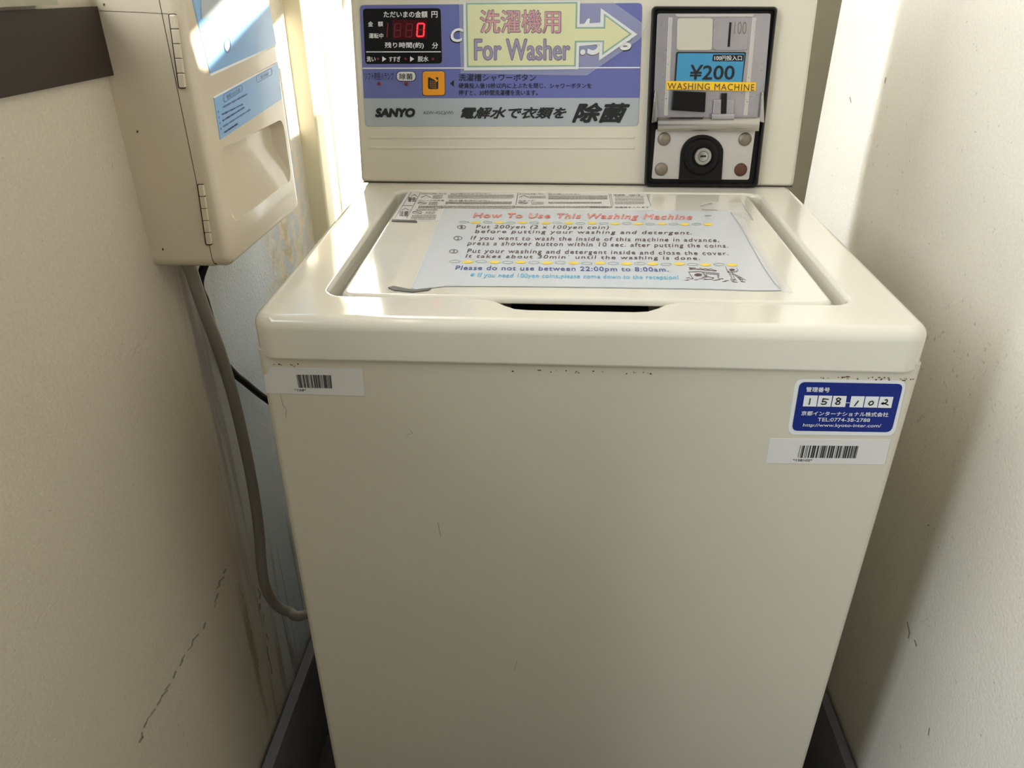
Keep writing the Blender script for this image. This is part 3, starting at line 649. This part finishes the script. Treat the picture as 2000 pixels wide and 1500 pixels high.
f = Mesh(); text(f, DECK, 'How To Use This Washing Machine', ((927, 416.2), (1352.2, 419.2), (1350.2, 431.3), (924, 427.3)), o6+.0002, .012, .12, 1.12); f.build('title_lettering', M['coral'], sheet, smooth=0)
for (x0, y0, x1, y1, rx, ry) in ((907, 433.8, 1383, 438, 9.5, 2.2), (888, 510.5, 1430, 517, 11, 2.8)):
    fy, fg = Mesh(), Mesh()
    for i in range(22):
        t = i/21; x, y = x0+(x1-x0)*t, y0+(y1-y0)*t + .5*math.sin(i*2.1)
        if i % 2: flat(fy, DECK, ell(x, y, rx, ry), o6)
        else: ring(fg, DECK, x, y, rx, ry, 1.5, o6, wy=.7)
    fy.build('yellow_dots', M['yellowdot'], sheet, smooth=0); fg.build('ring_dots', M['greendot'], sheet, smooth=0)
f = Mesh()
for s, q in [('Put 200yen (2 x 100yen coin)', ((931, 439), (1190, 440.5), (1188, 449), (929, 447.6))),
             ('before putting your washing and detergent.', ((929, 448.2), (1352, 451), (1351, 459.8), (927, 456.8))),
             ('If you want to wash the inside of this machine in advance,', ((921, 460.3), (1404, 465), (1405, 475), (918, 470.4))),
             ('press a shower button within 10 sec. after putting the coins.', ((915, 470.6), (1421, 476), (1423, 486), (912, 481))),
             ('Put your washing and detergent inside and close the cover.', ((914, 485.5), (1421, 491), (1424, 500.6), (911, 496.2))),
             ('It takes about 30min` until the washing is done.', ((911, 496.4), (1366, 500.6), (1368, 509.6), (908, 505.2)))]:
    text(f, DECK, s, q, o6, .006, .06, 1.18)
for n_, (x, y) in zip('123', ((901.4, 443.4), (894.4, 465), (886, 490.6))):
    ring(f, DECK, x, y, 8.6, 4, 1.3, o6, wy=.8); text(f, DECK, n_, (x-2, y-2.2, x+2, y+2.2), o6)
f.build('brown_lettering', M['brownink'], sheet, smooth=0)
f = Mesh(); text(f, DECK, 'Please do not use between 22:00pm to 8:00am.', ((891, 518.3), (1304, 522), (1307, 533), (888, 529.4)), o6, .012, .04, 1.12); f.build('blue_lettering', M['blueink'], sheet, smooth=0)
f = Mesh(); text(f, DECK, '※ If you need 100yen coins,please come down to the reception!', ((920, 532.3), (1324, 537.5), (1326, 548), (917, 543.4)), o6, .006, .04, 1.08); f.build('cyan_lettering', M['cyanink'], sheet, smooth=0)
# little pen drawing: two machines on a tiled floor and a figure raising its arms
Z5 = lambda x, y: (1320+x/12.5, 510+y/12.5)
f = Mesh()
dr = [[(310, 262), (630, 250), (720, 372), (735, 390)], [(310, 262), (420, 425)], [(675, 262), (1055, 295), (1045, 430)], [(670, 262), (745, 370)], [(735, 300), (765, 370)], [(735, 300), (1030, 325), (1020, 405)],
      [(320, 160), (470, 165), (480, 190), (380, 195), (330, 205)], [(500, 190), (560, 195), (600, 165), (640, 195), (720, 180), (800, 200), (860, 180), (900, 210), (990, 225)], [(340, 180), (990, 240)],
      [(1215, 130), (1240, 200), (1280, 260), (1330, 290)], [(1490, 175), (1515, 235), (1440, 260), (1340, 270)], [(1340, 230), (1390, 290)], [(1300, 300), (1370, 400), (1345, 440), (1380, 500), (1500, 515)], [(1390, 300), (1420, 400), (1480, 480)],
      [(1400, 300), (1560, 380), (1710, 465)], [(1440, 340), (1540, 420), (1600, 500), (1690, 510)], [(1320, 320), (1390, 320)], [(1380, 440), (1440, 450), (1400, 480)], [(1520, 390), (1580, 410), (1560, 440), (1640, 450), (1610, 490)], [(640, 390), (800, 380), (930, 405), (880, 440), (720, 440), (640, 390)]]
strokes(f, DECK, [[Z5(*p) for p in l] for l in dr], .9, o6)
for x, y in ((295, 400), (270, 455), (385, 425), (495, 448), (600, 420), (720, 445), (945, 460), (1035, 448), (1110, 425), (1175, 488), (1240, 468)):
    flat(f, DECK, [Z5(*p) for p in ((x-55, y+8), (x+40, y-8), (x+55, y+6), (x-45, y+14))], o6)
for x, y, a, b in ((545, 332, 95, 34), (1372, 210, 72, 26), (1285, 262, 26, 16)):
    c_ = Z5(x, y); flat(f, DECK, ell(c_[0], c_[1], a/12.5, b/12.5), o6)
f.build('pen_drawing', M['brownink'], sheet, smooth=0)
f = Mesh(); slab(f, DECK, [(1424, 413), (1444, 413), (1548, 571), (1527, 568)], LA+.0002, .0008); slab(f, DECK, [(1366, 400), (1390, 394), (1455, 396), (1472, 430), (1440, 420), (1420, 411), (1372, 409)], LA+.0002, .0008)
f.build('clear_tape', M['haze'], sheet, label='wrinkled clear tape at the right edge')
f = Mesh(); strokes(f, DECK, [[(1427, 415), (1445, 440), (1466, 478), (1490, 520), (1512, 552), (1524, 564)]], 1.1, LA+.0004); strokes(f, DECK, [[(1367, 402), (1392, 396)], [(1450, 398), (1470, 429)], [(1369, 408), (1400, 410)], [(1377, 421), (1389, 421)]], 1.2, LA+.0004); f.build('tape_dirt', M['palegrey'], sheet, smooth=0)

arrow = thing('arrow_sign', PANEL.at((1040, 70), .003), 'pale yellow arrow sign with green border taped over the control panel, pointing right', 'sign')
AO = .0030
arrow_out = [(905, 5), (1133, 1), (1132, 47), (1172.5, 44), (1173.5, 16), (1245, 67), (1170, 118), (1171, 86), (1131, 90), (1130, 135), (906.5, 137.5)]
plate('paper_backing', PANEL, arrow_out, AO, .0012, M['paper'], arrow)
f = Mesh(); flat(f, PANEL, [(909.5, 5.6), (1128, 3.8), (1127, 53), (1179, 52.5), (1179.7, 26), (1234.5, 66.5), (1176, 108), (1177, 82), (1126, 83), (1124.5, 130), (911.8, 131.6)], AO+.0002); f.build('green_border', M['signgreen'], arrow, smooth=0)
f = Mesh(); flat(f, PANEL, [(913, 9), (1124.6, 7.2), (1123.6, 56), (1182, 56), (1182.6, 32), (1229, 66.5), (1179, 101.5), (1180, 79), (1122.6, 79.6), (1121, 127), (915, 128.4)], AO+.0004); f.build('yellow_field', M['signyellow'], arrow, smooth=0)
o7 = AO+.0006
f = Mesh(); text(f, PANEL, '洗濯機用', (936.6, 18.2, 1096.4, 66.2), o7, .03); f.build('kanji_outline', M['plum'], arrow, smooth=0)
f = Mesh(); text(f, PANEL, '洗濯機用', (938.8, 20.4, 1094.2, 64), o7+.0004); f.build('kanji_lettering', M['pink'], arrow, smooth=0)
f = Mesh(); text(f, PANEL, 'For Washer', (925.4, 75.2, 1114.6, 118.8), o7, .036); f.build('letter_outline', M['mauvedark'], arrow, smooth=0)
f = Mesh(); text(f, PANEL, 'For Washer', (927.2, 77.2, 1112.8, 116.8), o7+.0004, .004); f.build('english_lettering', M['mauve'], arrow, smooth=0)
f = Mesh(); slab(f, PANEL, [(896, -6), (1180, -8), (1262, 50), (1250, 76), (1146, 147.5), (1000, 145), (900, 143)], AO+.0010, .0002); f.build('clear_laminate', M['clear'], arrow, label='clear plastic laminate')

# ---------------------------------------------------------------- coin box on the left wall
bxr = thing('coin_box', (-.36, .23, ZD-.004), 'cream metal coin control box with blue labels mounted on the left wall', 'control box')
bz0, bz1, by0, by1 = ZD-.0045, ZD+.36, .123, .335
xs = -.3425                                   # seam between housing and door
def xz(fn_outline, x0, x1, rt, rb=0):         # outline in (y, z), thickness along x
    return fillet_loops(fn_outline, x0, x1, rt, rb, lambda p: (p[2], p[0], p[1]), 6)
Mesh().loft(xz(rrect(by0, by1, bz0, bz1, .010, 5), XL, xs-.0004, 0)).build('housing', M['box'], bxr)
Mesh().loft(xz(rrect(by0+.0006, by1-.0006, bz0+.0006, bz1-.0006, .010, 5), xs-.002, xs+.002, 0)).build('door_seam', M['seam'], bxr)
# door: rounded rim, shallow recess, bulging lower lip
dr_ = Mesh(); do = rrect(by0, by1, bz0, bz1, .012, 5)
lps = xz(do, xs+.0004, -.326, .009)
ri = rrect(by0+.022, by1-.016, bz0+.037, ZD+.100, .012, 5)
dr_.loft(lps, cap0=True, cap1=False)
topo = offset(do, .009)
tt = tessellate_polygon([[Vector((*p, 0)) for p in topo], [Vector((*p, 0)) for p in ri]])
dr_.add([(-.326, p[0], p[1]) for p in topo+ri], [tuple(t) for t in tt])
dr_.loft([[(-.326, p[0], p[1]) for p in ri], [(-.3272, p[0], p[1]) for p in offset(ri, .001)], [(-.3395, p[0], max(p[1], bz0+.078)) for p in offset(ri, .006)]], cap0=False, cap1=True)
weld(dr_).build('door', M['box'], bxr)
REC = Plane((-.3315, 0, 0), (1, 0, 0))
lp = plate('upper_label', DOOR, [(369, -30), (517, -40), (540, 86.5), (411, 144)], .0006, .0012, M['skyblue'], bxr, 'blue upper label plate with coin symbol')
f = Mesh(); flat(f, DOOR, rq(((392, -20), (480, -30), (455, 15), (394, 38)), 6), .0008); f.build('grey_panel', M['silver'], lp, smooth=0)
f = Mesh(); strokes(f, DOOR, [ell(444.5, 88.5, 6, 14)+[ell(444.5, 88.5, 6, 14)[0]]], 1, .0011); f.build('coin_symbol', M['navyink'], lp, smooth=0)
f = Mesh(); flat(f, DOOR, ell(444, 87, 5, 13), .0008); f.build('coin_field', M['label'], lp, smooth=0)
f = Mesh(); slab(f, DOOR, [(409.5, 144.5), (538, 86.5), (538.6, 91), (411.5, 149)], .0005, .0012); f.build('label_edge', M['white'], lp, smooth=0)
l2 = plate('lower_label', DOOR, [(418, 190), (543, 121.5), (550.5, 193), (430.5, 273)], .0006, .0012, M['skyblue'], bxr, 'blue lower label plate with printed notes')
Z7 = lambda x, y: (410+x/8.827, 110+y/8.827)
f = Mesh()
for q in (((232, 665), (550, 492), (565, 590), (250, 800)), ((795, 345), (1065, 200), (1075, 310), (815, 462))):
    f = Mesh(); pts = rq(tuple(Z7(*p) for p in q), 4); strokes(f, DOOR, [pts+[pts[0]]], .8, .0008); f.build('heading_frame', M['navyink'], l2, smooth=0)
f = Mesh()
text(f, DOOR, '使用上の注意', tuple(Z7(*p) for p in ((275, 668), (515, 540), (525, 605), (300, 755))), .0008)
f.build('heading_lettering', M['navyink'], l2, smooth=0); f = Mesh()
text(f, DOOR, '電子制御', tuple(Z7(*p) for p in ((870, 340), (1005, 265), (1010, 325), (885, 400))), .0008)
f.build('heading_lettering', M['navyink'], l2, smooth=0); f = Mesh()
rr = random.Random(5)
for x, y in ((145, 955), (155, 1055), (175, 1155), (190, 1250)): flat(f, DOOR, [Z7(x-10, y), Z7(x, y-28), Z7(x+12, y-6), Z7(x+4, y+26)], .0008)
for (x0, y0, x1, y1) in ((230, 880, 650, 645), (210, 1005, 560, 830), (225, 1110, 590, 880), (235, 1210, 690, 920), (250, 1315, 480, 1160)):
    t = 0
    while t < 1:
        l = rr.uniform(.02, .05); a = Z7(x0+(x1-x0)*t, y0+(y1-y0)*t); b = Z7(x0+(x1-x0)*min(1, t+l), y0+(y1-y0)*min(1, t+l)); strokes(f, DOOR, [[a, b]], 3.6*rr.uniform(.5, 1), .0008); t += l+rr.uniform(.015, .04)
f.build('label_print', M['navyink'], l2, smooth=0)
f = Mesh(); slab(f, DOOR, [(417, 189.5), (542.5, 121), (543, 123.5), (418.5, 192)], .0007, .0012); f.build('label_edge', M['white'], l2, smooth=0)
# hinges along the front corner: flat knuckle strips with a fine dark outline
for (a, b) in (((335.5, 28), (355.5, 172)), ((391, 361), (408, 478))):
    h = Mesh(); dx, dy = (b[0]-a[0]), (b[1]-a[1])
    for k in range(5):
        t0, t1 = k/5+.004, (k+1)/5-.004; w0 = 6.2-.8*(a[1] > 200)
        p0, p1 = lerp(a, b, t0), lerp(a, b, t1); slab(h, SIDE, rq(((p0[0]-w0, p0[1]), (p0[0]+w0, p0[1]), (p1[0]+w0, p1[1]), (p1[0]-w0, p1[1])), 2.5) if k in (0, 4) else [(p0[0]-w0, p0[1]), (p0[0]+w0, p0[1]), (p1[0]+w0, p1[1]), (p1[0]-w0, p1[1])], .0026, .004, .0008)
    hg = h.build('hinge', M['box'], bxr)
    f = Mesh(); e = 1.3; slab(f, SIDE, rq(((a[0]-w0-e, a[1]-e), (a[0]+w0+e, a[1]-e), (b[0]+w0+e, b[1]+e), (b[0]-w0-e, b[1]+e)), 4), .0010, .002); f.build('hinge_gap', M['seam'], hg)
f = Mesh()
strokes(f, SIDE, [[(188, 21), (262, 23.5), (328, 27)]], .9, .0003)
f.build('housing_seam', M['seam'], bxr, smooth=0)
for x, y in ((268.5, 257), (318, 487), (203, 9)): f = Mesh(); flat(f, SIDE, ell(x, y, 1.6, 2.6, 10), .0003); f.build('screw_hole', M['seam'], bxr, smooth=0)

# ---------------------------------------------------------------- cables and the small white box
def cable(name, pts, r, m_, label):
    o = Mesh().tube(pts, r, 12, 8).build(name, M[m_]); o.parent = None; return tag(o, label, 'cable')
OFF = .0165
g = [LW.at(p, OFF) for p in ((362, 505), (374, 532), (386, 568), (404, 620), (427, 680), (446, 740), (462, 800), (478, 870), (490, 930), (500, 990), (507, 1050), (511, 1105), (519, 1148))]
g += [Plane((-.380, 0, 0), (1, 0, 0)).at((538, 1180)), Plane((-.365, 0, 0), (1, 0, 0)).at((565, 1195)), Plane((-.345, 0, 0), (1, 0, 0)).at((595, 1200)), Vector((-.315, .30, .30)), Vector((-.305, .44, .30)), Vector((-.285, .62, .30))]
cable('power_cable', g, .0066, 'grey', 'thick grey cable hanging from the coin box down the left wall')
k_ = [Vector((-.378, .215, ZD-.004)), LW.at((391, 545), .006), LW.at((402, 590), .005), LW.at((416, 640), .005), LW.at((428, 690), .005), LW.at((455, 727), .006), LW.at((480, 748), .008), LW.at((508, 771), .012), LW.at((545, 797), .02), LW.at((585, 822), .03), Vector((-.34, .42, .585)), Vector((-.31, .52, .575)), Vector((-.285, .62, .57))]
cable('signal_cable', k_, .0042, 'black', 'thin black cable running behind the grey cable to the washer')
jb = thing('junction_box', (-.39, .735, ZD+.19), 'small white box fixed high in the back left corner', 'electrical box')
J = Mesh().loft(fillet_loops(rrect(-.392, -.362, .735, .76, .003, 3), ZD+.192, ZD+.27, .003, .003)); J.build('box_cover', M['jbox'], jb)
